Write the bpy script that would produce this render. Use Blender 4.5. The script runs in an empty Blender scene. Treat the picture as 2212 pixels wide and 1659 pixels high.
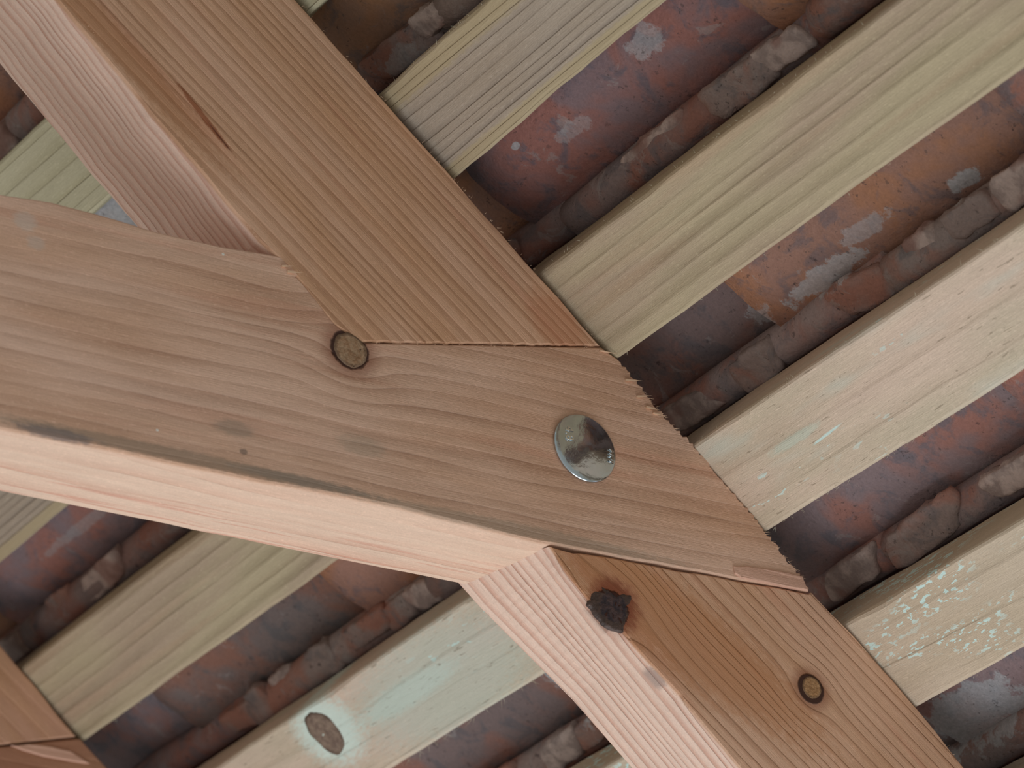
import bpy, bmesh, math, random
from mathutils import Vector, Matrix, noise

# ---------------------------------------------------------------- camera, world, light, exposure
# Roof frame: u along the purlins, y up the slope along the rafters, w out through the roof.
U = Vector((0.65427368, 0.75241473, 0.07614473))
Yv = Vector((-0.54721118, 0.40151396, 0.73440212))
Wv = Vector((0.5220018, -0.52216723, 0.67442977))
F = 9000.0; CX, CY = 1106.0, 829.5; S = 0.0003
PITCH = math.radians(20); BASE_Z = 2.4
TILT = Matrix.Rotation(PITCH, 4, 'X')
ROOF = Matrix.Translation((0, 0, BASE_Z)) @ TILT
O3 = Vector((1261 - CX, 970 - CY, F)) * S
OR = Vector((U.dot(O3), Yv.dot(O3), Wv.dot(O3)))        # bolt seen from the camera, roof frame

def ray(x, y):
    v = Vector((x - CX, y - CY, F)) / F
    return Vector((U.dot(v), Yv.dot(v), Wv.dot(v)))
def on_y(x, y, Y=0.0):
    d = ray(x, y); p = d * ((Y + OR.y) / d.y) - OR
    return p.x, p.z
def on_w(x, y, W):
    d = ray(x, y); p = d * ((W + OR.z) / d.z) - OR
    return p.x, p.y

sc = bpy.context.scene
C = sc.collection
cam_d = bpy.data.cameras.new('camera'); cam = bpy.data.objects.new('camera', cam_d); C.objects.link(cam)
cam_d.sensor_width = 36.0; cam_d.lens = F / 2212.0 * 36.0; cam_d.clip_start = 0.05
m = Matrix(((U.x, -U.y, -U.z), (Yv.x, -Yv.y, -Yv.z), (Wv.x, -Wv.y, -Wv.z))).to_4x4()
cam.matrix_world = ROOF @ Matrix.Translation(-OR) @ m
cam_d.dof.use_dof = True; cam_d.dof.focus_distance = O3.length + 0.02; cam_d.dof.aperture_fstop = 11.0
sc.camera = cam

world = bpy.data.worlds.new('world'); sc.world = world; world.use_nodes = True
wn = world.node_tree.nodes; wl = world.node_tree.links; wn.clear()
w_out = wn.new('ShaderNodeOutputWorld'); w_bg = wn.new('ShaderNodeBackground')
w_tc = wn.new('ShaderNodeTexCoord'); w_sep = wn.new('ShaderNodeSeparateXYZ'); w_ramp = wn.new('ShaderNodeValToRGB')
w_map = wn.new('ShaderNodeMapRange'); w_map.inputs[1].default_value = -1; w_map.inputs[2].default_value = 1
wl.new(w_tc.outputs['Generated'], w_sep.inputs[0]); wl.new(w_sep.outputs[2], w_map.inputs[0])
wl.new(w_map.outputs[0], w_ramp.inputs[0]); wl.new(w_ramp.outputs[0], w_bg.inputs[0]); wl.new(w_bg.outputs[0], w_out.inputs[0])
r = w_ramp.color_ramp
r.elements[0].position = 0.0; r.elements[0].color = (0.50, 0.49, 0.47, 1)       # paving below
r.elements[1].position = 1.0; r.elements[1].color = (0.86, 0.93, 1.05, 1)        # overcast sky
e = r.elements.new(0.47); e.color = (0.34, 0.36, 0.33, 1)                        # ground far off
e = r.elements.new(0.53); e.color = (0.80, 0.88, 1.0, 1)
w_bg.inputs[1].default_value = 0.80

def area(name, loc, target, size, power, col):
    l = bpy.data.lights.new(name, 'AREA'); l.shape = 'RECTANGLE'; l.size, l.size_y = size; l.energy = power; l.color = col
    o = bpy.data.objects.new(name, l); C.objects.link(o)
    o.location = ROOF @ Vector(loc)
    o.rotation_euler = ((ROOF @ Vector(target)) - o.location).to_track_quat('-Z', 'Y').to_euler()
    return o
area('daylight_through_open_side', (2.1, -0.5, -1.9), (0.0, 0.1, 0.0), (2.2, 2.2), 53, (0.91, 0.97, 1.04))
vs = sc.view_settings
vs.view_transform = 'Standard'; vs.look = 'None'; vs.gamma = 1.0; vs.use_curve_mapping = False; vs.exposure = 0.10

# ---------------------------------------------------------------- node expressions
class G:
    def __init__(s, name):
        s.mat = bpy.data.materials.new(name); s.mat.use_nodes = True
        s.nt = s.mat.node_tree; s.nt.nodes.clear()
        s.out = s.nt.nodes.new('ShaderNodeOutputMaterial'); s.b = s.nt.nodes.new('ShaderNodeBsdfPrincipled')
        s.nt.links.new(s.b.outputs[0], s.out.inputs[0])
    def put(s, sock, v):
        if isinstance(v, X): s.nt.links.new(v.s, sock)
        elif isinstance(v, tuple): sock.default_value = (*v, 1) if len(sock.default_value) == 4 and len(v) == 3 else v
        else: sock.default_value = v
    def math(s, op, *a, clamp=False):
        n = s.nt.nodes.new('ShaderNodeMath'); n.operation = op; n.use_clamp = clamp
        for i, v in enumerate(a): s.put(n.inputs[i], v)
        return X(s, n.outputs[0])
    def vec(s, x, y, z):
        n = s.nt.nodes.new('ShaderNodeCombineXYZ')
        for i, v in enumerate((x, y, z)): s.put(n.inputs[i], v)
        return X(s, n.outputs[0])
    def attr(s, name='gc'):
        n = s.nt.nodes.new('ShaderNodeAttribute'); n.attribute_name = name
        q = s.nt.nodes.new('ShaderNodeSeparateXYZ'); s.nt.links.new(n.outputs['Vector'], q.inputs[0])
        return X(s, q.outputs[0]), X(s, q.outputs[1]), X(s, q.outputs[2])
    def noise(s, v, scale=1.0, detail=2.0, rough=0.5, dist=0.0, color=False):
        n = s.nt.nodes.new('ShaderNodeTexNoise'); s.put(n.inputs['Vector'], v)
        n.inputs['Scale'].default_value = scale; n.inputs['Detail'].default_value = detail
        n.inputs['Roughness'].default_value = rough; n.inputs['Distortion'].default_value = dist
        return X(s, n.outputs['Color' if color else 'Fac'])
    def step(s, v, lo, hi, a=0.0, b=1.0):
        n = s.nt.nodes.new('ShaderNodeMapRange'); n.interpolation_type = 'SMOOTHSTEP'
        for i, q in enumerate((v, lo, hi, a, b)): s.put(n.inputs[i], q)
        return X(s, n.outputs[0])
    def mix(s, f, a, b, mode='MIX'):
        n = s.nt.nodes.new('ShaderNodeMix'); n.data_type = 'RGBA'; n.blend_type = mode; n.clamp_factor = True
        s.put(n.inputs[0], f); s.put(n.inputs[6], a); s.put(n.inputs[7], b)
        return X(s, n.outputs[2])
    def scale_col(s, c, f):
        g = s.vec(f, f, f)
        n = s.nt.nodes.new('ShaderNodeVectorMath'); n.operation = 'MULTIPLY'
        s.put(n.inputs[0], c); s.put(n.inputs[1], g)
        return X(s, n.outputs[0])
    def ramp(s, v, pts):
        n = s.nt.nodes.new('ShaderNodeValToRGB'); s.put(n.inputs[0], v); cr = n.color_ramp
        while len(cr.elements) > 1: cr.elements.remove(cr.elements[-1])
        cr.elements[0].position = pts[0][0]; cr.elements[0].color = (*pts[0][1], 1) if isinstance(pts[0][1], tuple) else (pts[0][1],) * 3 + (1,)
        for p, c in pts[1:]:
            el = cr.elements.new(p); el.color = (*c, 1) if isinstance(c, tuple) else (c, c, c, 1)
        return X(s, n.outputs[0])
    def finish(s, col, rough, h=None, dist=0.001, strength=1.0, metal=0.0, spec=0.3):
        s.put(s.b.inputs['Base Color'], col); s.put(s.b.inputs['Roughness'], rough); s.put(s.b.inputs['Metallic'], metal)
        s.b.inputs['Specular IOR Level'].default_value = spec
        if h is not None:
            n = s.nt.nodes.new('ShaderNodeBump'); n.inputs['Strength'].default_value = strength; n.inputs['Distance'].default_value = dist
            s.put(n.inputs['Height'], h); s.nt.links.new(n.outputs[0], s.b.inputs['Normal'])
        return s.mat
class X:
    def __init__(s, g, so): s.g, s.s = g, so
    def __add__(s, o): return s.g.math('ADD', s, o)
    def __radd__(s, o): return s.g.math('ADD', o, s)
    def __sub__(s, o): return s.g.math('SUBTRACT', s, o)
    def __rsub__(s, o): return s.g.math('SUBTRACT', o, s)
    def __mul__(s, o): return s.g.math('MULTIPLY', s, o)
    def __rmul__(s, o): return s.g.math('MULTIPLY', o, s)
    def __truediv__(s, o): return s.g.math('DIVIDE', s, o)

def lin(r_, g_, b_):
    f = lambda c: (c / 255 / 12.92) if c <= 10 else ((c / 255 + 0.055) / 1.055) ** 2.4
    return (f(r_), f(g_), f(b_))

# ---------------------------------------------------------------- wood
def wood(name, early, late, tint, freq, ca=1.0, cb=0.0, cl=0.0, seed=0.0, warp=0.004, late_s=0.7, relief=1.0,
         knots=(), stains=(), flecks=None, patch=None, edge=None, pink=None, lo=0.45, hi=0.93, var=0.55, curve=0.0, side=None, fib=0.16, light=None, cracks=False, streaks=None):
    """gc = (length, across, depth) in metres. knots: (l, a, radius, squash, halo radius). stains: (l, a, rl, ra, slope, colour, strength, face)."""
    g = G(name); l, a, b = g.attr(); light = light or tuple(min(1, c * 1.3 + .03) for c in early)
    l2 = l + seed
    low = g.noise(g.vec(l2 * 3.0, a * 14.0, b * 14.0), 1.0, 2.0)
    low2 = g.noise(g.vec(l2 * 9.0, a * 45.0, b * 45.0), 1.0, 2.0)
    q = a * ca + b * cb + l * cl + (low - 0.5) * (warp * 4) + (low2 - 0.5) * (warp * 0.7)
    if curve: q = q + l * l * curve
    halo = None
    for (kl, ka, kr, sq, hr, kn) in knots:
        dl = (l - kl) * sq; da = a - ka
        r2 = dl * dl + da * da
        bell = g.math('EXPONENT', r2 * (-1.0 / (hr * hr))) * g.step(b, 0.001, 0.004, 1.0, 0.0)
        q = q - da * ca * bell * 0.85 + bell * bell * 0.004
        rr = g.math('SQRT', r2) + (g.noise(g.vec(l2 * 220, a * 220, b * 60), 1.0, 3.0) - 0.5) * (kr * kn)
        hm = g.step(rr, kr * 0.95, kr * 2.3, 1.0, 0.0); km = g.step(rr, kr * 1.12, kr * 1.28, 1.0, 0.0)
        gate = g.step(b, 0.0, 0.02, 1.0, 0.0) if kr > 0.006 else 1.0
        hm = hm * gate; km = km * gate
        halo = (hm, km) if halo is None else (g.math('MAXIMUM', halo[0], hm), g.math('MAXIMUM', halo[1], km))
    t = q * freq + g.noise(g.vec(q * (freq * 0.23) + seed, 0.0, seed), 1.0, 2.0) * 3.0
    fr = g.math('FRACT', t)
    latem = g.ramp(fr, [(0.0, 0.0), (lo, 0.12), (hi - 0.08, 0.85), (hi, 1.0), (0.995, 0.0)])
    ringid = g.noise(g.vec(g.math('FLOOR', t) * 7.3 + seed, seed, 0.0), 3.1, 0.0)
    amp = g.step(g.noise(g.vec(l2 * 6, a * 60, b * 60), 1.0, 3.0), 0.3, 0.7, 1.0 - var, 1.0) * g.step(ringid, 0.3, 0.7, 0.62, 1.0)
    latem = latem * amp
    fibre = g.noise(g.vec(l2 * 60, a * 1400, b * 1400), 1.0, 3.0, 0.65)
    fine = g.noise(g.vec(l2 * 700, a * 1300, b * 1300), 1.0, 2.0, 0.7)
    mott = g.noise(g.vec(l2 * 5, a * 22, b * 22), 1.0, 3.0, 0.55)
    mott2 = g.noise(g.vec(l2 * 14 + 5, a * 90, b * 90), 1.0, 3.0, 0.6)
    col = g.mix(g.step(mott, 0.33, 0.68), early, tint)
    if pink:                                                             # streaks of redder wood running with the grain
        pk = g.step(g.noise(g.vec(l2 * pink[1], a * pink[2], b * pink[2]), 1.0, 2.0), 0.56, 0.68)
        col = g.mix(pk * pink[3], col, pink[0])
    col = g.mix(latem * late_s, col, late)
    if edge:                                                             # sapwood along one side
        col = g.mix(g.step(a + (mott2 - 0.5) * 0.014, edge[0], edge[1]) * edge[3], col, edge[2])
    if side:                                                             # narrower face: paler, fresher wood; the purlin's also has light from below painted in
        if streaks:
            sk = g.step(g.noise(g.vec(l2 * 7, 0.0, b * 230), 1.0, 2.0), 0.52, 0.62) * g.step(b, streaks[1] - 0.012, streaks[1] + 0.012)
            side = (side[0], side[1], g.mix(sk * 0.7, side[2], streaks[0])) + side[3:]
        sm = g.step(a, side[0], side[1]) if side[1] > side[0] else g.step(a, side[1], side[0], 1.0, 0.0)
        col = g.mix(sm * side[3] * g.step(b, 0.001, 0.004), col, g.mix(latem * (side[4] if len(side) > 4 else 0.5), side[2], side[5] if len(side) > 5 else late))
    nap = g.step(g.noise(g.vec(l2 * 190, a * 620, b * 620), 1.0, 3.0, 0.7), 0.56, 0.68)
    col = g.mix(nap * 0.30, col, light)
    v = (fibre - 0.5) * (fib * 2) + (fine - 0.5) * (fib * 2.2) + (mott2 - 0.5) * 0.22 + 1.0
    col = g.scale_col(col, v)
    if patch:                                                            # pale copper-salt bloom
        pm = g.step(g.noise(g.vec(l2 * patch[1] + 9, a * patch[2], b * patch[2]), 1.0, 3.0, 0.6), patch[3], patch[3] + 0.16)
        col = g.mix(pm * patch[4], col, patch[0])
    if flecks:
        fm = g.step(g.noise(g.vec(l2 * flecks[1], a * flecks[2], b * flecks[2] + 3), 1.0, 2.5, 0.62), flecks[3], flecks[3] + 0.025)
        where = g.step(g.noise(g.vec(l2 * 7 + 2, a * 28, b * 9), 1.0, 1.0), flecks[4], flecks[4] + 0.15)
        col = g.mix(fm * where * 0.85, col, flecks[0])
    for (sl, sa, rl, ra, slope, scol, st, face) in stains:
        dl = l - sl; da = a - sa - dl * slope if slope else a - sa
        dl = dl * (1 / rl); da = da * (1 / ra)
        d = g.math('SQRT', dl * dl + da * da) + (g.noise(g.vec(l2 * 160, a * 380, b * 300), 1.0, 3.0, 0.65) - 0.5) * 0.9
        mk = g.step(d, 0.55, 1.15, 1.0, 0.0)
        if face == 'f': mk = mk * g.step(b, 0.001, 0.003, 1.0, 0.0)
        elif face == 'e': mk = mk * g.step(b, 0.001, 0.003) * g.step(b, 0.010, 0.016, 1.0, 0.0)
        elif face == 's': mk = mk * g.step(b, 0.001, 0.003)
        col = g.mix(mk * st, col, scol)
    if cracks:                                                           # short lifted checks in the surface
        ck = g.step(g.noise(g.vec(l2 * 70, a * 620, b * 620), 1.0, 2.0, 0.5, 0.5), 0.665, 0.70)
        col = g.mix(ck * 0.5, col, lin(120, 104, 84))
    h = fibre * (0.35 * relief) + fine * 0.22 - latem * (0.75 * relief) + mott2 * 0.5
    if halo:
        col = g.mix(halo[0] * 0.62, col, lin(128, 70, 46))
        col = g.mix(halo[1] * 0.92, col, lin(52, 32, 28))
        h = h - halo[1] * 1.2
    return g.finish(col, 0.82, h, 0.0011 * 0.9, 1.0, spec=0.2)

# ---------------------------------------------------------------- mesh helpers
def set_gc(me, fn):
    at = me.attributes.new('gc', 'FLOAT_VECTOR', 'POINT')
    at.data.foreach_set('vector', [c for v in me.vertices for c in fn(v.co)])

def make(name, bm, mat, parent=None, origin=None, gc=None, smooth=False):
    """bm in the roof frame; origin: the point (roof frame) the object stands on."""
    bmesh.ops.recalc_face_normals(bm, faces=bm.faces[:])
    me = bpy.data.meshes.new(name); bm.to_mesh(me); bm.free()
    if gc: set_gc(me, gc)
    me.materials.append(mat)
    if smooth: me.polygons.foreach_set('use_smooth', [True] * len(me.polygons))
    o = bpy.data.objects.new(name, me); C.objects.link(o)
    if parent is None:
        org = Vector(origin) if origin is not None else Vector((0, 0, 0))
        me.transform(Matrix.Translation(-org)); o.matrix_world = ROOF @ Matrix.Translation(org)
    else:
        o.parent = parent
        me.transform(Matrix.Translation(-parent['_o'] if isinstance(parent.get('_o'), Vector) else -Vector(ORG[parent.name])))
    ORG[o.name] = tuple(org) if parent is None else ORG[parent.name]
    return o
ORG = {}
def thing(name, label, cat, origin=(0, 0, 0), group=None):
    o = bpy.data.objects.new(name, None); C.objects.link(o); o.empty_display_size = 0.05
    o.matrix_world = ROOF @ Matrix.Translation(Vector(origin)); ORG[o.name] = tuple(origin)
    tag(o, label, cat, group); return o
def tag(o, label, cat, group=None):
    o['label'] = label; o['category'] = cat
    if group: o['group'] = group

def resample(pts, step):
    """pts: (u, w, kind) – kind describes the edge that starts there: 's' sawn, 'j' jagged cut, 'k' crisp."""
    out = []
    n = len(pts)
    for i in range(n):
        a, b = pts[i], pts[(i + 1) % n]
        L = math.hypot(b[0] - a[0], b[1] - a[1]); k = max(1, int(L / (step * (0.5 if a[2] == 'j' else 1))))
        for j in range(k):
            t = j / k
            out.append((a[0] + (b[0] - a[0]) * t, a[1] + (b[1] - a[1]) * t, a[2], 0 if j == 0 else 1))
    return out

def slab(bm, pts, y0, y1, bevel=0.0012, seed=0, wob=0.0006, jag=0.0013, step=0.006, back=None):
    """prism over a closed outline in (u, w), with softened, slightly wandering arrises."""
    rd = random.Random(seed)
    P = resample(pts, step); n = len(P)
    area2 = sum(P[i][0] * P[(i + 1) % n][1] - P[(i + 1) % n][0] * P[i][1] for i in range(n))
    sg = 1 if area2 > 0 else -1
    out, nor = [], []
    for i in range(n):
        a, b, c = P[i - 1], P[i], P[(i + 1) % n]
        tx, ty = c[0] - a[0], c[1] - a[1]; L = math.hypot(tx, ty) or 1
        nx, ny = ty / L * sg, -tx / L * sg
        d = noise.noise(Vector((b[0] * 35, b[1] * 35, seed * 3.1))) * wob * 2 if b[2] == 's' else 0
        if b[2] == 'j' and b[3]: d = (rd.random() ** 2) * jag - 0.0003
        if b[2] == 'k': d = 0
        out.append((b[0] + nx * d, b[1] + ny * d)); nor.append((nx, ny))
    rings = []
    for yy, ins in ((y0, bevel), (y0 + bevel * 0.8, 0), (y0 + 0.006, 0), (y0 + 0.016, 0), (y1 - bevel, 0), (y1, bevel)):
        ring = []
        for p, q in zip(out, nor):
            c = (p[0] - q[0] * ins, yy, p[1] - q[1] * ins)
            ring.append(bm.verts.new(back(*c) if back else c))
        rings.append(ring)
    for k in range(5):
        for i in range(n):
            j = (i + 1) % n
            bm.faces.new((rings[k][i], rings[k][j], rings[k + 1][j], rings[k + 1][i]))
    bm.faces.new(rings[0]); bm.faces.new(rings[-1][::-1])

def hair(bm, p, d, length, r=0.00016):
    """one loose wood fibre, a bent three-sided needle"""
    d = Vector(d).normalized(); s_ = d.orthogonal().normalized(); t_ = d.cross(s_)
    prev = None
    for k in range(4):
        c = Vector(p) + d * length * k / 3 + s_ * (length * 0.18 * (k / 3) ** 2)
        rr = r * (1 - k / 3.3)
        ring = [bm.verts.new(c + (s_ * math.cos(x) + t_ * math.sin(x)) * rr) for x in (0, 2.1, 4.2)]
        if prev:
            for i in range(3): bm.faces.new((prev[i], prev[(i + 1) % 3], ring[(i + 1) % 3], ring[i]))
        prev = ring

# ---------------------------------------------------------------- the big timbers
M = {}
rust = lin(150, 84, 52)
M['purlin'] = wood('purlin_wood', lin(220, 178, 150), lin(164, 114, 82), lin(208, 162, 128), 138, ca=0.93, cb=1.15, cl=-0.055, seed=1.3, warp=0.0013,
    late_s=0.68, knots=[(0.0840, -0.0705, 0.0092, 0.85, 0.030, 0.5), (0.2180, 0.0132, 0.0086, 0.97, 0.018, 0.12)],
    stains=[(-0.322, -0.0592, 0.032, 0.0026, -0.07, rust, 0.8, 'f'), (-0.306, -0.0603, 0.014, 0.0008, -0.07, lin(90, 50, 40), 0.7, 'f'),
            (0.13, -0.040, 0.13, 0.036, 0.25, lin(184, 124, 80), 0.62, 'f'), (-0.40, -0.074, 0.13, 0.013, 0, lin(172, 118, 78), 0.55, 'f'), (-0.07, 0.055, 0.03, 0.02, 0, lin(190, 126, 92), 0.5, 'f'),
            (0.084, -0.066, 0.021, 0.020, 0, lin(138, 72, 54), 0.75, 'f'), (0.136, -0.076, 0.009, 0.012, 0, lin(150, 128, 120), 0.65, 'e')],
    pink=(lin(210, 150, 122), 4.0, 55.0, 0.4), side=(-0.058, -0.062, lin(238, 208, 190), 0.88, 0.9, lin(200, 142, 120)), var=0.26, lo=0.5, hi=0.9)  # underside wood made paler still, standing in for stronger light from below
BD = Vector((0.7315, 0, 0.6819)).normalized(); BN = Vector((-BD.z, 0, BD.x))
def bxy(x, y):
    u_, w_ = on_y(x, y); return u_ * BD.x + w_ * BD.z, u_ * BN.x + w_ * BN.z
white = lin(236, 236, 226)
SPECKS = [(*bxy(x, y), r_, r_ * .8, 0, c_, st, 'f') for x, y, r_, c_, st in [(482, 549, .0013, white, .9), (340, 929, .0012, white, .9), (55, 478, .009, lin(206, 190, 176), .5), (78, 525, .007, lin(200, 186, 174), .4),
          (526, 976, .003, lin(104, 92, 84), .6)]]
M['brace'] = wood('brace_wood', lin(224, 186, 162), lin(162, 116, 90), lin(210, 168, 140), 96, ca=1.0, cb=0.6, cl=-0.01, seed=6.1, warp=0.0048,
    late_s=0.56, knots=[(-0.1757, 0.0332, 0.0112, 0.95, 0.030, 0.25)],
    stains=[(-0.30, -0.0665, 0.16, 0.0050, 0, lin(138, 122, 104), 0.6, 'f'), (-0.385, -0.0695, 0.030, 0.0045, 0, lin(120, 110, 106), 0.7, 'f'),
            (-0.055, -0.0680, 0.14, 0.0050, 0, lin(156, 140, 122), 0.55, 'f'), (-0.215, -0.0660, 0.06, 0.0036, 0, lin(140, 126, 112), 0.6, 'f'),
            (-0.262, -0.040, 0.016, 0.006, 0, lin(150, 136, 120), 0.5, 'f'), (-0.17, -0.033, 0.020, 0.008, 0, lin(164, 150, 132), 0.4, 'f')] + SPECKS,
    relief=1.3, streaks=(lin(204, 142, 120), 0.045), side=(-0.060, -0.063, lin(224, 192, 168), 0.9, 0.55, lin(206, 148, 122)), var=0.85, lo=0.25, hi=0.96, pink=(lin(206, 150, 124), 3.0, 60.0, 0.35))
M['far_purlin'] = wood('far_purlin_wood', lin(200, 156, 130), lin(168, 116, 88), lin(196, 152, 116), 70, ca=0.9, cb=0.6, cl=-0.08, seed=11.7, late_s=0.3)
M['far_brace'] = wood('far_brace_wood', lin(176, 132, 104), lin(138, 92, 66), lin(164, 116, 92), 60, ca=1.0, cb=0.6, seed=15.7, late_s=0.5)
M['fresh'] = wood('fresh_split_wood', lin(216, 174, 152), lin(190, 140, 116), lin(210, 166, 144), 90, seed=3.3, late_s=0.3)
def fibre_mat(name, c):
    g = G(name); return g.finish(c, 0.8)
M['fuzz'] = fibre_mat('loose_fibre', lin(226, 190, 158)); M['fuzz_pale'] = fibre_mat('pale_loose_fibre', lin(206, 198, 172))

gc_p = lambda c: (c.x, c.z, max(0.0, c.y))
TH = 0.084
ptr = [(u, w) for u, w in [(-0.95, 0.069), (-0.3414, 0.0690), (-0.2596, 0.0692), (-0.1836, 0.0706), (-0.101, 0.0719), (-0.040, 0.0722)]]
ptl = [(-0.1495, -0.0835), (-0.169, -0.0912), (-0.1855, -0.0900), (-0.2062, -0.0890), (-0.2172, -0.0880), (-0.240, -0.0922), (-0.272, -0.0914), (-0.304, -0.0902), (-0.343, -0.0908), (-0.376, -0.0885), (-0.436, -0.0872), (-0.95, -0.087)]
bm = bmesh.new()
up = [(u, w, 's') for u, w in ptr[:-1]] + [(-0.0395, 0.0722, 'j'), (-0.1495, -0.0835, 's')] + [(u, w, 's') for u, w in ptl[1:]]
slab(bm, up, 0.0, TH, seed=1, jag=0.0010)
low_l = [on_y(1190, 1179)] + [on_y(*p) for p in [(1223, 1234), (1248, 1268), (1271, 1299), (1308, 1332), (1346, 1361), (1376, 1399), (1431, 1459), (1471, 1499), (1536, 1584), (1591, 1649)]] + [(0.30, -0.0785), (0.95, -0.078)]
low_r = [(0.95, 0.0715), (0.3332, 0.0713), (0.2828, 0.0751), (0.2055, 0.0737), (0.1765, 0.0716), (0.1748, 0.0680)]
lowp = [(u, w, 's') for u, w in low_l] + [(u, w, 's') for u, w in low_r[:-1]] + [(0.1750, 0.0680, 's')]
def low_back(x, y, z):
    k = min(1.0, y / 0.080); kk = min(1.0, y / 0.012)
    if z < -0.062:
        base = -0.0735 - 0.004 * min(1, max(0, (x - 0.03) / 0.08))            # the face it settles to behind the waney arris
        zb = -0.0875 + 0.0085 * min(1, max(0, (x - 0.02) / 0.10))
        z = (z + (base - z) * kk) + (zb - base) * k
        if x < 0.0335: x -= 0.0187 * k - 0.0004
    return x, y, z
slab(bm, lowp, 0.0008, 0.0805, seed=2, back=low_back)
mid = [(-0.24, -0.080, 's'), (-0.15, -0.080, 's'), (0.04, -0.055, 's'), (0.20, -0.060, 's'), (0.20, 0.070, 's'), (-0.24, 0.070, 's')]
slab(bm, mid, 0.041, 0.0795, seed=3)
purlin = make('purlin', bm, M['purlin'], origin=(0, 0.04, 0), gc=gc_p)
tag(purlin, 'thick reddish sawn purlin crossing the whole frame, bolted to the brace', 'purlin')

# brace: its own axis
BD = Vector((0.7315, 0, 0.6819)).normalized(); BN = Vector((-BD.z, 0, BD.x))
def gc_b(c, y0=0.0):
    return (c.x * BD.x + c.z * BD.z, c.x * BN.x + c.z * BN.z, max(0.0, c.y - y0))
front_px = [(622, 570), (629, 572), (634, 580), (647, 592), (640, 597), (655, 612), (668, 628), (690, 655), (708, 680), (725, 700), (752, 722), (785, 738)]
top_px = [(0, 419), (110, 436), (203, 459), (338, 500), (470, 530), (608, 554)]
end_px = [(1300, 750), (1325, 768), (1345, 790), (1378, 828), (1410, 870), (1440, 905), (1500, 965), (1570, 1048), (1640, 1130), (1700, 1210), (1735, 1252)]
bot_px = [(1747, 1277), (1605, 1252), (1500, 1231), (1340, 1203), (1196, 1176)]
bot2_px = [(1170, 1173), (1100, 1156), (1000, 1130), (865, 1095), (740, 1070), (560, 1038), (370, 1000), (190, 960), (0, 926)]
def P2(px, kind): return [(*on_y(x, y), kind) for x, y in px]
bm = bmesh.new()
far_l = 0.9
t0 = on_y(*top_px[0]); b0 = on_y(*bot2_px[-1])
ext_t = (t0[0] - BD.x * far_l, t0[1] - BD.z * far_l, 's'); ext_b = (b0[0] - BD.x * far_l, b0[1] - BD.z * far_l, 's')
outl = [ext_t] + P2(top_px, 's') + P2(front_px, 'k') + [(*on_y(790, 740), 'k')] + P2(end_px[:1], 'k') + P2(end_px[1:], 'j') + P2(bot_px, 's') + P2(bot2_px, 's') + [ext_b]
def brace_back(x, y, z):
    ln = -0.0873 + 0.932 * (x - 0.0148)
    if x < 0.024 and abs(z - ln) < 0.009: z += (ln - z) * min(1, y / 0.016)
    return x, y, z
slab(bm, outl, 0.0, 0.040, seed=5, wob=0.0003, jag=0.0028, step=0.004, back=brace_back)
back = [ext_t] + P2(top_px, 's') + [(-0.2200, -0.0940, 'k'), (-0.1495, -0.0940, 'k'), (-0.10, -0.06, 'k'), (0.030, -0.06, 'k'), (0.0270, -0.0765, 'k')] + [(0.0220, -0.0806, 's')] + [ext_b]
slab(bm, back, 0.0385, 0.0775, seed=5, wob=0.0002, step=0.004)
brace = make('brace', bm, M['brace'], origin=(-0.1, 0.038, -0.1), gc=gc_b)
tag(brace, 'broad diagonal timber brace half-lapped into the near purlin, holding the bolt', 'brace')
# the long splinter lifted off the lower cut edge
bm = bmesh.new()
spl = [(*on_y(x, y), 's') for x, y in [(1582, 1223), (1610, 1222), (1650, 1230), (1732, 1246), (1744, 1276), (1700, 1268), (1640, 1257), (1600, 1251), (1585, 1240)]]
slab(bm, spl, -0.0012, 0.002, bevel=0.0006, seed=8, step=0.004)
make('split_edge', bm, M['fresh'], parent=brace, gc=gc_b)['label'] = 'pinkish freshly split strip along the cut end'

def needle(bm, a, b, wd, y=-0.001):
    (au, aw), (bu, bw) = on_y(*a), on_y(*b)
    dx, dz = bu - au, bw - aw; L = math.hypot(dx, dz); nx, nz = -dz / L * wd / 2, dx / L * wd / 2
    vs_ = [bm.verts.new(c) for c in ((au + nx, y, aw + nz), (au - nx, y, aw - nz), (bu, y - 0.0015, bw), (au, y + 0.002, aw))]
    for f_ in ((0, 1, 2), (0, 2, 3), (1, 3, 2), (0, 3, 1)): bm.faces.new([vs_[i] for i in f_])
for a_, b_, wd in [((620, 588), (652, 593), .0018), ((608, 576), (632, 578), .0014), ((1295, 758), (1330, 768), .0009), ((1350, 822), (1384, 826), .0016),
                   ((1375, 858), (1405, 858), .0016), ((1395, 880), (1421, 889), .0018), ((1410, 893), (1436, 902), .0012)]:
    bm = bmesh.new(); needle(bm, a_, b_, wd); make('splinter', bm, M['fuzz'], parent=brace)

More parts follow.
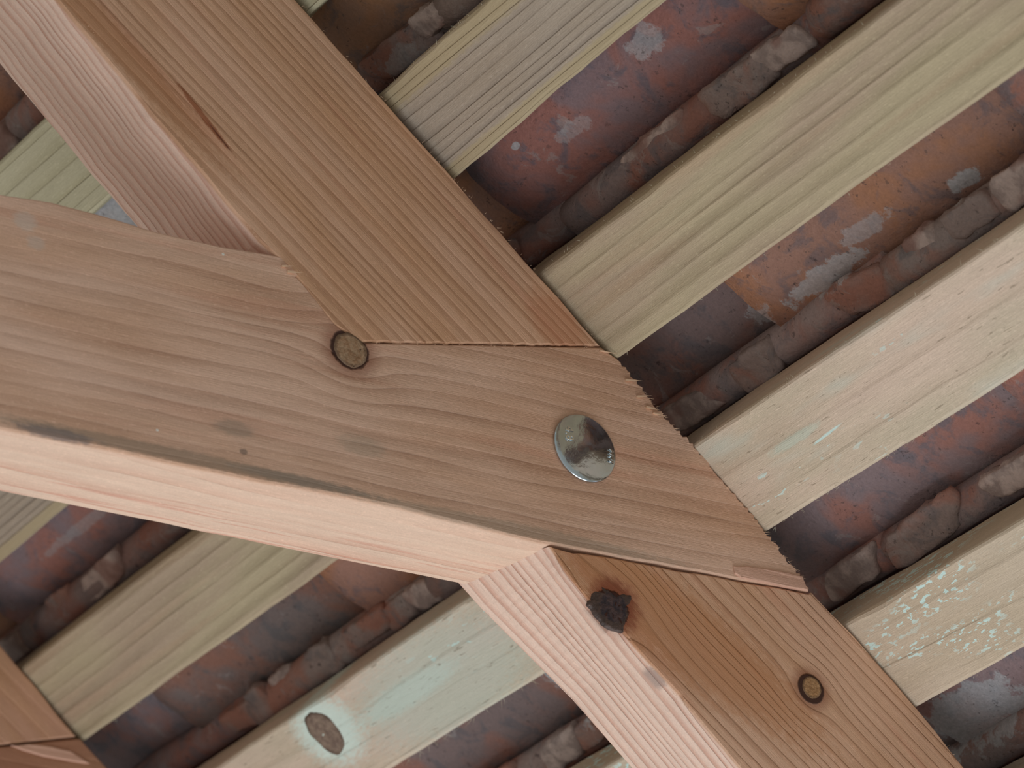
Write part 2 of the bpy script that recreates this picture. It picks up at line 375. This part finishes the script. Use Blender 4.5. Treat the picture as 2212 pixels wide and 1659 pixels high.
def fuzz(parent, mat, rows, seed, name='loose_fibre'):
    rd = random.Random(seed); bm = bmesh.new()
    for (p0, p1, n, dirs, L) in rows:
        for _ in range(n):
            t = rd.random(); p = Vector(p0).lerp(Vector(p1), t)
            d = Vector(dirs) + Vector((rd.uniform(-.7, .7), rd.uniform(-.9, .9), rd.uniform(-.7, .7)))
            hair(bm, p, d, L * rd.uniform(0.4, 1.3), 0.00013)
    o = make(name, bm, mat, parent=parent); o['kind'] = 'stuff'
V3 = lambda px, w=None: (on_y(*px)[0], 0.0, on_y(*px)[1])
fuzz(purlin, M['fuzz'], [(V3((985, 392)), V3((1300, 748)), 30, (.3, -.2, .5), .0025), (V3((640, 0)), V3((985, 392)), 22, (.3, -.2, .5), .0025),
                         (V3((560, 520)), V3((160, 20)), 40, (.6, -.3, -.1), .002), (V3((1210, 1190)), V3((1275, 1310)), 10, (.3, -.4, -.2), .0025),
                         (V3((1385, 1420)), V3((1600, 1659)), 40, (-.3, -.5, .3), .004), (V3((1760, 1282)), V3((2085, 1659)), 20, (.3, -.2, .5), .002)], 4)
fuzz(brace, M['fuzz'], [(V3((1340, 790)), V3((1735, 1250)), 110, (.9, -.1, .8), .0035), (V3((800, 742)), V3((1290, 752)), 30, (-.2, -.3, .8), .0018)], 5)

# knots set in the timber
def knot_mat(name, c1, c2, rings=0.0, gloss=0.75):
    g = G(name); l, a, b = g.attr()
    n1 = g.noise(g.vec(l * 260, a * 260, b * 40), 1.0, 4.0, 0.65); rr = g.math('SQRT', l * l + a * a) * rings + n1 * 2.2
    s_ = g.math('FRACT', rr)
    col = g.mix(g.step(n1, 0.35, 0.65), c1, c2)
    if rings: col = g.scale_col(col, 1.0 - s_ * 0.22)
    rim = g.step(g.math('SQRT', l * l + a * a) + (n1 - 0.5) * 0.004, 0.0074, 0.0094)
    col = g.mix(rim * 0.55, col, lin(84, 66, 54))
    return g.finish(col, gloss, n1 * 1.0 + s_ * 0.15, 0.0012, 1.0, spec=0.35)
M['knot_tan'] = knot_mat('tan_knot', lin(178, 148, 118), lin(158, 120, 88), 420)
M['knot_ring'] = knot_mat('ring_knot', lin(188, 146, 104), lin(170, 126, 84), 300)
M['knot_dark'] = knot_mat('resin_knot', lin(40, 36, 44), lin(84, 64, 62), 0, 0.5)
M['knot_grey'] = knot_mat('grey_knot', lin(150, 128, 110), lin(122, 100, 88), 380)
def knot(parent, mat, cu, cw, ru, rw, ang, rough, seed, label, y=0.0, up=0.0009, axis='y', pts=None):
    bm = bmesh.new(); n = 44
    poly = None
    if pts:
        poly = [on_y(*p) for p in pts]; m_ = len(poly); cu = sum(p[0] for p in poly) / m_; cw = sum(p[1] for p in poly) / m_
        poly = [(poly[i][0] + (poly[(i + 1) % m_][0] - poly[i][0]) * t - cu, poly[i][1] + (poly[(i + 1) % m_][1] - poly[i][1]) * t - cw) for i in range(m_) for t in (0, 1 / 3, 2 / 3)]; n = len(poly)
    rings = []
    for k, (f_, h) in enumerate(((1.0, -0.002), (1.0, 0.3), (0.9, 0.9), (0.6, 1.0), (0.3, 0.9))):
        R_ = []
        for i in range(n):
            th = 2 * math.pi * i / n
            rr = 1 + rough * noise.noise(Vector((math.cos(th) * 1.7, math.sin(th) * 1.7, seed))) * 2 + rough * 0.5 * noise.noise(Vector((math.cos(th) * 6, math.sin(th) * 6, seed)))
            x, z = ru * rr * f_ * math.cos(th), rw * rr * f_ * math.sin(th)
            x, z = x * math.cos(ang) - z * math.sin(ang), x * math.sin(ang) + z * math.cos(ang)
            if poly: x, z = poly[i][0] * f_ * (1 + (rr - 1) * .25), poly[i][1] * f_ * (1 + (rr - 1) * .25)
            off = 0.0025 if k == 0 else -(up * h + (noise.noise(Vector((x * 400, z * 400, seed))) * 0.0007 if k > 1 else 0))
            R_.append((cu + x, y + off, cw + z) if axis == 'y' else (cu + x, cw + z, y + off))
        rings.append([bm.verts.new(c) for c in R_])
    for k in range(4):
        for i in range(n):
            j = (i + 1) % n; bm.faces.new((rings[k][i], rings[k][j], rings[k + 1][j], rings[k + 1][i]))
    bm.faces.new(rings[-1])
    def gcf(c):
        x, z = c.x - cu, (c.z if axis == 'y' else c.y) - cw
        x, z = x * math.cos(ang) + z * math.sin(ang), -x * math.sin(ang) + z * math.cos(ang)
        return (x / ru * 0.01, z / rw * 0.01, 0.0)
    o = make('knot', bm, mat, parent=parent, gc=gcf, smooth=True); o['label'] = label
    return o
kb = on_y(757, 757)
knot(brace, M['knot_tan'], kb[0], kb[1], 0.0122, 0.0118, math.radians(12), 0.06, 1, 'oval tan knot with a dark rim', up=0.0004)
knot(purlin, M['knot_dark'], *on_y(1325, 1306), 0.0120, 0.0130, 0.0, 0.26, 7, 'ragged black resinous knot', y=0.0012, up=0.0006,
     pts=[(1145 + x / 3.364, 1166 + y / 3.364) for x, y in [(425, 462), (450, 390), (530, 335), (600, 372), (628, 398), (680, 378), (742, 398), (738, 440), (716, 500), (722, 540), (700, 590), (684, 668), (610, 645), (535, 600), (498, 560), (470, 500)]])
knot(purlin, M['knot_ring'], *on_y(1755, 1484), 0.0076, 0.0078, 0, 0.03, 3, 'small round tan knot ringed in black', y=0.0008, up=0.0003)

# ---------------------------------------------------------------- bolt
def zinc():
    g = G('zinc_steel'); l, a, b = g.attr()
    n = g.noise(g.vec(l * 300, a * 300, b * 300), 1.0, 3.0, 0.6); n2 = g.noise(g.vec(l * 70, a * 70, 1.0), 1.0, 2.0)
    col = g.mix(n2, lin(178, 192, 200), lin(208, 216, 222))
    return g.finish(col, 0.10 + n * 0.12, n * 0.4 + n2 * 1.6, 0.0004, 0.8, metal=1.0, spec=0.5)
M['zinc'] = zinc()
bolt = thing('coach_bolt', 'round domed zinc coach bolt head on the brace', 'bolt', (0, 0, 0))
bm = bmesh.new(); n = 72
prof = [(0.0150, 0.0), (0.0222, 0.0), (0.0236, -0.0003), (0.0240, -0.0011), (0.0237, -0.0019), (0.0228, -0.0024), (0.0205, -0.0031), (0.0170, -0.0039), (0.0130, -0.0047), (0.0090, -0.0054), (0.0050, -0.0060), (0.0020, -0.0064)]
rings = [[bm.verts.new((r_ * math.cos(2 * math.pi * i / n), y_, r_ * math.sin(2 * math.pi * i / n))) for i in range(n)] for r_, y_ in prof]
for k in range(len(prof) - 1):
    for i in range(n):
        j = (i + 1) % n; bm.faces.new((rings[k][i], rings[k][j], rings[k + 1][j], rings[k + 1][i]))
bm.faces.new(rings[-1]); bm.faces.new(rings[0][::-1])
make('bolt_head', bm, M['zinc'], parent=bolt, gc=lambda c: (c.x, c.z, c.y), smooth=True)
# shank inside the timber
bm = bmesh.new(); bmesh.ops.create_cone(bm, cap_ends=True, segments=24, radius1=0.008, radius2=0.008, depth=0.074, matrix=Matrix.Translation((0, 0.037, 0)) @ Matrix.Rotation(math.pi / 2, 4, 'X'))
make('bolt_shank', bm, M['zinc'], parent=bolt, gc=lambda c: (c.x, c.z, c.y))
def letters(txt, px, size, nrm_tilt):
    cu_ = bpy.data.curves.new('lettering', 'FONT'); cu_.body = txt; cu_.size = size; cu_.extrude = 0.0003; cu_.bevel_depth = 0.00016; cu_.bevel_resolution = 1
    cu_.align_x = 'CENTER'; cu_.align_y = 'CENTER'; cu_.space_character = 1.15
    tmp = bpy.data.objects.new('tmp', cu_); C.objects.link(tmp)
    bpy.context.view_layer.update()
    me = bpy.data.meshes.new_from_object(tmp.evaluated_get(bpy.context.evaluated_depsgraph_get()))
    bpy.data.objects.remove(tmp)
    c0 = Vector((on_y(*px)[0], 0, on_y(*px)[1])); q1 = on_y(px[0], px[1] + 20)
    tx = Vector((q1[0] - c0.x, 0, q1[1] - c0.z)).normalized()           # the line of writing runs down the picture
    r0 = math.hypot(c0.x, c0.z); yy = -0.0066 + 0.0036 * (r0 / 0.0228) ** 1.3 - 0.0001
    nrm = Vector((c0.x / r0 * nrm_tilt, -1, c0.z / r0 * nrm_tilt)).normalized()
    tx = (tx - nrm * tx.dot(nrm)).normalized(); ty = nrm.cross(tx)
    Mx = Matrix((tx, ty, nrm)).transposed().to_4x4(); Mx.translation = Vector((c0.x, yy, c0.z))
    me.transform(Mx); me.materials.clear(); me.materials.append(M['zinc_l'])
    o = bpy.data.objects.new('lettering', me); C.objects.link(o); o.parent = bolt; o['label'] = 'raised characters ' + txt
M['zinc_l'] = G('zinc_lettering').finish(lin(226, 230, 230), 0.16, metal=1.0)
letters('4.8', (1221, 942), 0.0076, 0.28)
letters('HM', (1313, 990), 0.0062, 0.34)

# ---------------------------------------------------------------- rafters (pale light timbers running up the slope)
HW = 0.0765
def rafter(u0, u1, y0, y1, mat, seed, label, skew=0.0, wob=0.0012, depth=0.046, bends=()):
    bm = bmesh.new(); ys = []; y_ = y0
    while y_ < y1: ys.append(y_); y_ += 0.012
    ys.append(y1)
    c = 0.0025
    prev = None; first = None
    for yy in ys:
        nz = lambda k, s_=1.0: noise.noise(Vector((yy * 9 * s_, seed * 5.3 + k * 7.7, k))) * wob + noise.noise(Vector((yy * 45, seed + k * 3, 2))) * wob * 0.35
        a0, a1 = u0 + skew * yy + nz(1), u1 + skew * yy + nz(2)
        for (by, bl, bd, sd) in bends:
            k_ = math.exp(-((yy - by) / bl) ** 2) * bd
            if sd == 1: a1 -= k_
            else: a0 += k_
        w0 = HW + nz(3, .5) * 0.5; w1 = HW + depth
        cc = c * (1.0 + 1.4 * max(0, noise.noise(Vector((yy * 14, seed, 9)))))
        sec = [(a0, w1), (a0, w0 + cc), (a0 + cc * .35, w0 + cc * .35), (a0 + cc, w0)] + [(a0 + (a1 - a0) * t, w0) for t in (.25, .5, .75)] + [(a1 - cc, w0), (a1 - cc * .35, w0 + cc * .35), (a1, w0 + cc), (a1, w1)]
        ring = [bm.verts.new((p[0], yy, p[1])) for p in sec]
        if prev:
            for i in range(len(ring)):
                j = (i + 1) % len(ring); bm.faces.new((prev[i], prev[j], ring[j], ring[i]))
        else: first = ring
        prev = ring
    bm.faces.new(first[::-1]); bm.faces.new(prev)
    o = make('rafter', bm, mat, origin=((u0 + u1) / 2, 0.3, HW), gc=lambda c_: (c_.y, c_.x - (u0 + u1) / 2 - skew * c_.y, c_.z - HW))
    tag(o, label, 'rafter', None)
    return o
aqua = lin(206, 236, 230); bloom = lin(200, 214, 202)
R0 = wood('rafter_wood_a', lin(184, 176, 148), lin(146, 136, 102), lin(174, 166, 138), 90, ca=1, cb=.5, cl=.02, seed=21, late_s=.5, warp=.003)
R1 = wood('rafter_wood_b', lin(176, 162, 146), lin(116, 104, 94), lin(168, 152, 134), 148, ca=1, cb=.5, cl=.012, seed=24.2, late_s=.62, warp=.0022,
          stains=[(0.0, -0.029, 2.0, 0.009, 0, lin(180, 162, 124), 0.65, 'x'), (0.0, 0.033, 2.0, 0.006, 0, lin(180, 162, 124), 0.65, 'x')], hi=.9)
R2 = wood('rafter_wood_c', lin(184, 168, 138), lin(128, 112, 84), lin(178, 156, 134), 92, ca=1, cb=.5, cl=-.008, seed=27.9, late_s=.55, warp=.0022, var=.75, lo=.15, hi=.80,
          flecks=(lin(196, 214, 196), 90, 210, .70, .62), pink=(lin(180, 150, 124), 2.5, 40, .5))
R3 = wood('rafter_wood_d', lin(214, 190, 170), lin(176, 154, 130), lin(200, 184, 160), 36, ca=1, cb=.4, cl=.015, seed=31.3, late_s=.35, warp=.006, var=.8,
          flecks=(aqua, 50, 160, .63, .53), patch=(lin(196, 206, 194), 5, 24, .54, .5), pink=(lin(212, 182, 162), 3, 30, .6),
          stains=[(0.50, -0.014, .040, .034, 0, lin(216, 236, 226), .75, 'x'), (0.40, -0.004, .075, .012, 0, lin(206, 226, 214), .6, 'x'), (0.36, 0.002, .12, .05, 0, lin(190, 202, 190), .5, 'x'),
                  (-0.10, 0.005, .018, .0010, .05, aqua, .8, 'x'), (-0.075, -0.004, .03, .004, 0, lin(190, 206, 190), .5, 'x')], cracks=True)
R4 = wood('rafter_wood_e', lin(206, 188, 166), lin(164, 148, 124), lin(194, 176, 152), 40, ca=1, cb=.4, cl=.008, seed=36.4, late_s=.4, warp=.004, var=.8,
          flecks=(aqua, 110, 260, .56, .45), patch=(lin(208, 208, 194), 5, 26, .57, .5))
YA, YB = -0.72, 1.22
raf = [
    rafter(-0.4005, -0.3290, YA, YB, R0, 1, 'greenish rafter in the upper left corner, behind the purlin'),
    rafter(-0.2600, -0.1855, YA, YB, R1, 2, 'closely grained grey-brown rafter, leftmost of those above the joint', skew=0.012, wob=0.0018, bends=[(-0.105, .02, .0012, 1)]),
    rafter(-0.1025, -0.0250, YA, YB, R2, 3, 'yellow-olive rafter meeting the purlin right at the lap joint', wob=0.0012),
    rafter(0.0510, 0.1270, YA, YB, R3, 4, 'pinkish pale rafter with an oval knot, beside the bolt', wob=0.0014),
    rafter(0.2075, 0.2820, YA, YB, R4, 5, 'pale rafter thickly flecked with turquoise, nearest the lower right corner', wob=0.0012),
]
rafter(0.3620, 0.4380, YA, YB, R1, 6, 'plain pale rafter one bay beyond the turquoise-flecked rafter')
rafter(-0.5600, -0.4830, YA, YB, R0, 7, 'plain greenish rafter one bay up-left of the greenish rafter behind the purlin')
knot(raf[3], M['knot_grey'], *on_w(702, 1582, HW), 0.0195, 0.0160, 0.10, 0.07, 11, 'oval grey-brown knot', y=HW, up=0.0006, axis='w')
fuzz(raf[3], M['fuzz_pale'], [((0.127, -0.33, HW), (0.127, 0.0, HW), 60, (.5, .0, -.6), .004), ((0.0515, -0.33, HW + .002), (0.0515, 0, HW + .002), 30, (-.5, 0, -.5), .0035),
                              ((0.127, 0.28, HW), (0.127, 0.5, HW), 26, (.6, -.1, -.5), .006)], 9)
fuzz(raf[1], M['fuzz_pale'], [((-0.26, -0.2, HW + .001), (-0.26, 0.0, HW + .001), 22, (-.6, 0, -.4), .0035)], 10)
fuzz(raf[2], M['fuzz_pale'], [((-0.1025, -0.35, HW + .001), (-0.1025, 0.0, HW + .001), 40, (-.6, 0, -.4), .0025), ((-0.025, -0.35, HW + .001), (-0.025, 0.0, HW + .001), 16, (.6, 0, -.4), .002),
                              ((-0.025, 0.4, HW + .001), (-0.025, 0.72, HW + .001), 14, (.6, 0, -.4), .003)], 12)
fuzz(raf[4], M['fuzz_pale'], [((0.2825, -0.3, HW), (0.2825, 0.0, HW), 14, (.6, 0, -.5), .002)], 13)

# ---------------------------------------------------------------- the next purlin and brace up the slope
YF = 0.743
gc_f = lambda c: (c.x, c.z, max(0.0, c.y - YF))
bm = bmesh.new()
cA = on_y(0, 1608, YF); cB = on_y(164, 1590, YF)
dA = ((cA[0] - cB[0]) * 2.6 + cB[0], (cA[1] - cB[1]) * 2.6 + cB[1])
slab(bm, [(-0.9, 0.0745, 's'), (-0.25, 0.0745, 's'), (-0.1277, 0.0755, 's'), (cB[0], cB[1], 'k'), (dA[0], dA[1], 's'), (-0.9, dA[1], 's')], YF, YF + TH, seed=21)
slab(bm, [(0.02, -0.080, 's'), (0.9, -0.080, 's'), (0.9, 0.073, 's'), (0.17, 0.073, 's')], YF, YF + TH, seed=22)
slab(bm, [(-0.3, -0.080, 's'), (0.2, -0.080, 's'), (0.2, 0.071, 's'), (-0.3, 0.071, 's')], YF + 0.042, YF + TH - .002, seed=23)
fp = make('purlin', bm, M['far_purlin'], origin=(0, YF, 0), gc=gc_f)
tag(fp, 'smooth pink-brown timber of the next purlin, at the lower left edge of the frame', 'purlin')
bm = bmesh.new()
e1 = (cB[0] + 0.0012, cB[1] - 0.001)
slab(bm, [(dA[0] + .001, dA[1] - .0016, 's'), (*e1, 's'), (cB[0] + .004, 0.0735, 's'), (0.0018, 0.0735, 's'), (0.17, 0.0725, 's'), (0.022, -0.0806, 's'),
          (0.022 - BD.x * .9, -0.0806 - BD.z * .9, 's'), (-0.22 - BD.x * .9, -0.088 - BD.z * .9, 's'), (-0.22, -0.088, 's')], YF, YF + 0.0405, seed=25)
fb = make('brace', bm, M['far_brace'], origin=(-0.1, YF, -0.1), gc=lambda c: gc_b(c, YF))
tag(fb, 'brown end of another brace in the bottom left corner, with a pale split wedge', 'brace')
bm = bmesh.new()
wedge = [(*on_y(x, y, YF), 's') for x, y in [(22, 1611), (60, 1607), (110, 1613), (150, 1622), (192, 1650), (150, 1644), (90, 1633), (48, 1622)]]
slab(bm, wedge, YF - 0.0012, YF + 0.002, bevel=0.0008, seed=8, step=0.004)
make('split_wedge', bm, M['fresh'], parent=fb, gc=lambda c: gc_b(c, YF))['label'] = 'pale split wedge'

# ---------------------------------------------------------------- clay tiles
def clay(name, c_main, c_red, c_dark, seed, lime=0.0):
    g = G(name); u_, y_, w_ = g.attr(); v = g.vec(u_ + seed, y_, w_)
    oc = g.nt.nodes.new('ShaderNodeObjectInfo'); tint = X(g, oc.outputs['Color'])
    big = g.noise(v, 16.0, 3.0, 0.6, 0.4); mid_ = g.noise(v, 45.0, 4.0, 0.65, 0.5); fine = g.noise(v, 340.0, 3.0, 0.7); speck = g.noise(v, 620.0, 2.0, 0.6)
    col = g.mix(g.step(big, 0.42, 0.62), c_main, c_red)
    col = g.mix(g.step(mid_, 0.50, 0.66) * 0.75, col, c_dark)
    n = g.nt.nodes.new('ShaderNodeMix'); n.data_type = 'RGBA'; n.blend_type = 'MULTIPLY'; n.inputs[0].default_value = 1.0
    g.put(n.inputs[6], col); g.put(n.inputs[7], tint); col = X(g, n.outputs[2])
    black = g.step(g.noise(g.vec(u_ + 4, y_ * 1.0, w_), 120.0, 4.0, 0.75, 0.3), 0.60, 0.70) * g.step(g.noise(v, 22.0, 1.0), 0.45, 0.6)
    col = g.mix(black * 0.7, col, lin(62, 52, 54))
    ln = g.noise(g.vec(u_ + 8 + seed, y_, w_), 42.0, 5.0, 0.66, 0.8)
    col = g.mix(g.step(ln, 0.62 - lime, 0.68 - lime) * 0.42, col, lin(168, 160, 158))
    dust = g.step(g.noise(g.vec(u_ + 2, y_, w_), 300.0, 3.0, 0.75), 0.69, 0.75) * g.step(ln, 0.50, 0.62)
    col = g.mix(dust * 0.7, col, lin(205, 205, 210))
    # lime patches that sit where the photograph shows them: (u, y, radius u, radius y)
    for (px, py, ru, ry, st) in LIME:
        du = (u_ - px) * (1 / ru); dy = (y_ - py) * (1 / ry)
        d = g.math('SQRT', du * du + dy * dy) + (g.noise(v, 70.0, 5.0, 0.7) - 0.5) * 1.9
        col = g.mix(g.step(d, 0.72, 0.92, 1.0, 0.0) * st, col, g.mix(fine, lin(160, 162, 164), lin(200, 200, 204)))
    dots = g.step(g.noise(g.vec(u_ + 7, y_, w_), 260.0, 3.0, 0.6), 0.62, 0.67) * g.step(g.noise(v, 30.0, 2.0), 0.42, 0.58)
    col = g.mix(dots * 0.55, col, lin(74, 66, 66))
    col = g.scale_col(col, (fine - 0.5) * 0.40 + (speck - 0.5) * 0.35 + 1.0)
    h = fine * 0.35 + mid_ * 1.6 + speck * 0.12
    return g.finish(col, 0.82, h, 0.0013, 0.9, spec=0.25)
WT = HW + 0.050
LIME = []
for (x, y, ru, ry, st) in [(2055, 422, .008, .016, .8), (1770, 612, .010, .045, .7), (1620, 700, .012, .022, .5), (1225, 290, .008, .018, .35), (1380, 105, .012, .02, .5),
                           (2090, 1560, .030, .060, .75), (1850, 510, .008, .03, .45), (280, 450, .05, .08, .9), (1210, 1475, .05, .03, .85), (870, 130, .012, .022, .5), (150, 1160, .006, .06, .4), (1110, 318, .003, .005, .8)]:
    a_ = on_w(x, y, WT); LIME.append((a_[0], a_[1], ru, ry, st))
M['clay_a'] = clay('clay_orange', lin(162, 126, 108), lin(172, 126, 96), lin(124, 110, 108), 0.0)
M['clay_b'] = clay('clay_plum', lin(142, 124, 124), lin(164, 118, 106), lin(114, 110, 116), 5.0, lime=0.01)
M['clay_c'] = clay('clay_edge', lin(158, 142, 138), lin(168, 122, 108), lin(128, 122, 124), 9.0, lime=0.05)

roof = thing('tiled_roof', 'red clay barrel tile roof seen from below, above the pale rafters', 'roof', (0, 0.2, WT))
PITCH_U = 0.1545
bays = [(-0.4830, -0.4005), (-0.3290, -0.2600), (-0.1850, -0.1025), (-0.0250, 0.0510), (0.1270, 0.2075), (0.2820, 0.3620), (0.4380, 0.5160)]
bays = [(-0.6370, -0.5600)] + bays
# where the tile ends fall in each bay
JO = {3: [-.76, -.52, -.243, .040, .295, .545, .795, 1.06, 1.24], 4: [-.82, -.62, -.355, -.075, .18, .44, .70, .96, 1.22], 5: [-.72, -.46, -.20, .065, .325, .585, .85, 1.12, 1.3]}
JS = {3: [-.80, -.53, -.268, .01, .27, .53, .765, 1.02, 1.27], 4: [-.70, -.44, -.178, .10, .368, .63, .89, 1.15], 5: [-.80, -.54, -.28, -.015, .25, .51, .77, 1.03, 1.29]}
def joints(table, bi):
    if bi in table: return table[bi]
    off = (.10, .02, .148, 0, 0, 0, .07, .16)[bi] + (0 if table is JO else .11)
    return [off - .27 * 3 + .265 * k for k in range(8)]
def tile_mesh(kind, g0, g1, ya, yb, seed):
    bm = bmesh.new(); rd = random.Random(seed); ny = 13; th = 0.011
    pr = []
    if kind == 'channel':
        uc = g0 + 0.002; R_ = 0.115; nn = 20
        for i in range(nn):
            du = -0.060 + 0.150 * i / (nn - 1)
            pr.append((uc + du, WT - 0.002 + R_ - math.sqrt(R_ * R_ - du * du) + 3.0 * max(0, du - 0.055) ** 1.6))
    else:
        # cover tile: humped over the rafter, its rolled lip hanging beside the rafter
        c0 = g1 - 0.0105
        lip = [(c0 - 0.0145 * math.cos(a_), HW + 0.0625 - 0.0145 * math.sin(a_)) for a_ in [math.radians(d) for d in range(-60, 175, 20)]]
        hump = [(c0 - 0.005, HW + 0.082), (c0 + 0.02, HW + 0.112), (c0 + 0.05, HW + 0.122), (c0 + 0.08, HW + 0.112), (c0 + 0.104, HW + 0.080)]
        pr = lip[::-1] + hump
        th = 0.010
    grid = []
    n = len(pr)
    nor = []
    for i in range(n):
        a_, b_ = pr[max(0, i - 1)], pr[min(n - 1, i + 1)]
        dx, dz = b_[0] - a_[0], b_[1] - a_[1]; L = math.hypot(dx, dz) or 1
        nor.append((-dz / L, dx / L) if kind == 'channel' else ((-dz / L, dx / L) if i >= len(pr) - 5 else (0, 1)))
    tw = rd.uniform(-.003, .003); dz0 = rd.uniform(-.002, .002)
    for layer in (0, 1):
        G_ = []
        for k in range(ny):
            t = k / (ny - 1); yy = ya + (yb - ya) * t
            rise = (1 - t) * (0.022 if kind == 'channel' else 0.009) + dz0
            if kind == 'channel' and t > 0.93: rise -= 0.0015
            row = []
            for i, (pu, pw) in enumerate(pr):
                am = 0.0016 if kind == 'channel' else 0.0030
                d = noise.noise(Vector((pu * 22, yy * 14, seed))) * am + noise.noise(Vector((pu * 70, yy * 55, seed))) * am * 0.55
                ragged = 0.0025 * noise.noise(Vector((pu * 60, seed, k))) if k in (0, ny - 1) else 0
                o_ = th * layer
                q = nor[i] if kind == 'channel' or i >= n - 5 else (0.0, 1.0)
                inward = layer and not (kind == 'channel' or i >= n - 5)
                if inward:                                              # thick solid lip: pull the inner layer to its core
                    pu2, pw2 = c0 + 0.004 * (pu - c0) / 0.0125, HW + 0.066
                    row.append(bm.verts.new((pu2 + tw * t, yy + ragged, pw2 + rise)))
                else:
                    row.append(bm.verts.new((pu + q[0] * o_ + tw * t + d * .6, yy + ragged, pw + q[1] * o_ + rise + d)))
            G_.append(row)
        grid.append(G_)
    A, B = grid
    for k in range(ny - 1):
        for i in range(n - 1):
            bm.faces.new((A[k][i], A[k][i + 1], A[k + 1][i + 1], A[k + 1][i]))
            bm.faces.new((B[k][i], B[k + 1][i], B[k + 1][i + 1], B[k][i + 1]))
        for i in (0, n - 1): bm.faces.new((A[k][i], A[k + 1][i], B[k + 1][i], B[k][i]))
    for k in (0, ny - 1):
        for i in range(n - 1): bm.faces.new((A[k][i], A[k][i + 1], B[k][i + 1], B[k][i]))
    return bm
rd = random.Random(77)
def lump(cu, cy, cw, sx, sy, sz, seed, mat):
    bm = bmesh.new(); bmesh.ops.create_cube(bm, size=2.0); bmesh.ops.subdivide_edges(bm, edges=bm.edges[:], cuts=7, use_grid_fill=True)
    sl = rd.uniform(-.5, .5)
    for v in bm.verts:
        p = v.co.copy(); q = Vector([c * (1 - 0.10 * sum(abs(p[k]) ** 3 for k in range(3) if k != i)) for i, c in enumerate(p)])
        k = Vector((p.x * sx, p.y * sy, p.z * sz)) * 90
        d = 1 + 0.22 * noise.noise(k * 0.9 + Vector((seed, 0, 0))) + 0.12 * noise.noise(k * 3 + Vector((0, seed, 0)))
        v.co = Vector((cu + q.x * sx * d + q.y * sy * sl * .15, cy + q.y * sy * (1 + 0.12 * noise.noise(k + Vector((0, 0, seed)))) + q.x * sx * sl, cw + q.z * sz * d))
    o = make('mortar', bm, mat, parent=roof, gc=lambda c: (c.x, c.y, c.z), smooth=True); return o
def mortar_mat():
    g = G('mortar'); u_, y_, w_ = g.attr(); v = g.vec(u_, y_, w_)
    n1 = g.noise(v, 60.0, 4.0, 0.65, 0.3); n2 = g.noise(v, 420.0, 3.0, 0.7); n3 = g.noise(g.vec(u_ + 4, y_, w_), 24.0, 2.0)
    col = g.mix(g.step(n1, 0.4, 0.62), lin(164, 148, 144), lin(204, 186, 180)); col = g.mix(g.step(n3, 0.5, 0.62) * 0.55, col, lin(140, 92, 80))
    return g.finish(g.scale_col(col, (n2 - .5) * .4 + 1), 0.9, n1 + n2 * .4, 0.0015, 1.0, spec=0.2)
M['mortar'] = mortar_mat()
special = {}
for bi, (g0, g1) in enumerate(bays):
    ys = joints(JO, bi)
    for k in range(len(ys) - 1):
        bm = tile_mesh('channel', g0, g1, ys[k] - 0.045, ys[k + 1], bi * 31 + k)
        o = make('channel_tile', bm, M['clay_a'] if (bi * 7 + k * 3 + 1) % 5 < 2 else M['clay_b'], parent=roof, gc=lambda c: (c.x, c.y, c.z), smooth=True)
        s_ = rd.uniform(0.80, 1.12); o.color = (s_ * rd.uniform(.95, 1.08), s_, s_ * rd.uniform(.94, 1.08), 1)
    ys = joints(JS, bi)
    for k in range(len(ys) - 1):
        bm = tile_mesh('cover', g0, g1, ys[k] - 0.002, ys[k + 1] - 0.005, 500 + bi * 31 + k)
        o = make('cover_tile', bm, M['clay_c'], parent=roof, gc=lambda c: (c.x, c.y, c.z), smooth=True)
        s_ = rd.uniform(0.8, 1.15); o.color = (s_ * rd.uniform(.95, 1.08), s_, s_ * rd.uniform(.94, 1.08), 1)
# mortar squeezed out along the lips, where it shows between the rafters
for bi in (1, 2, 3, 4, 5, 6):
    g1 = bays[bi][1]; y_ = -0.45
    while y_ < 0.95:
        ly = rd.uniform(.012, .040)
        if rd.random() < 0.7:
            lump(g1 - 0.0125 + rd.uniform(-.002, .002), y_, HW + 0.0560 + rd.uniform(-.001, .003), rd.uniform(.0095, .0135), ly, rd.uniform(.006, .0075), rd.uniform(0, 90), M['mortar'] if rd.random() < .6 else M['clay_c'])
        y_ += ly * 1.9 + (rd.uniform(0, .05) if rd.random() < .4 else 0.004)
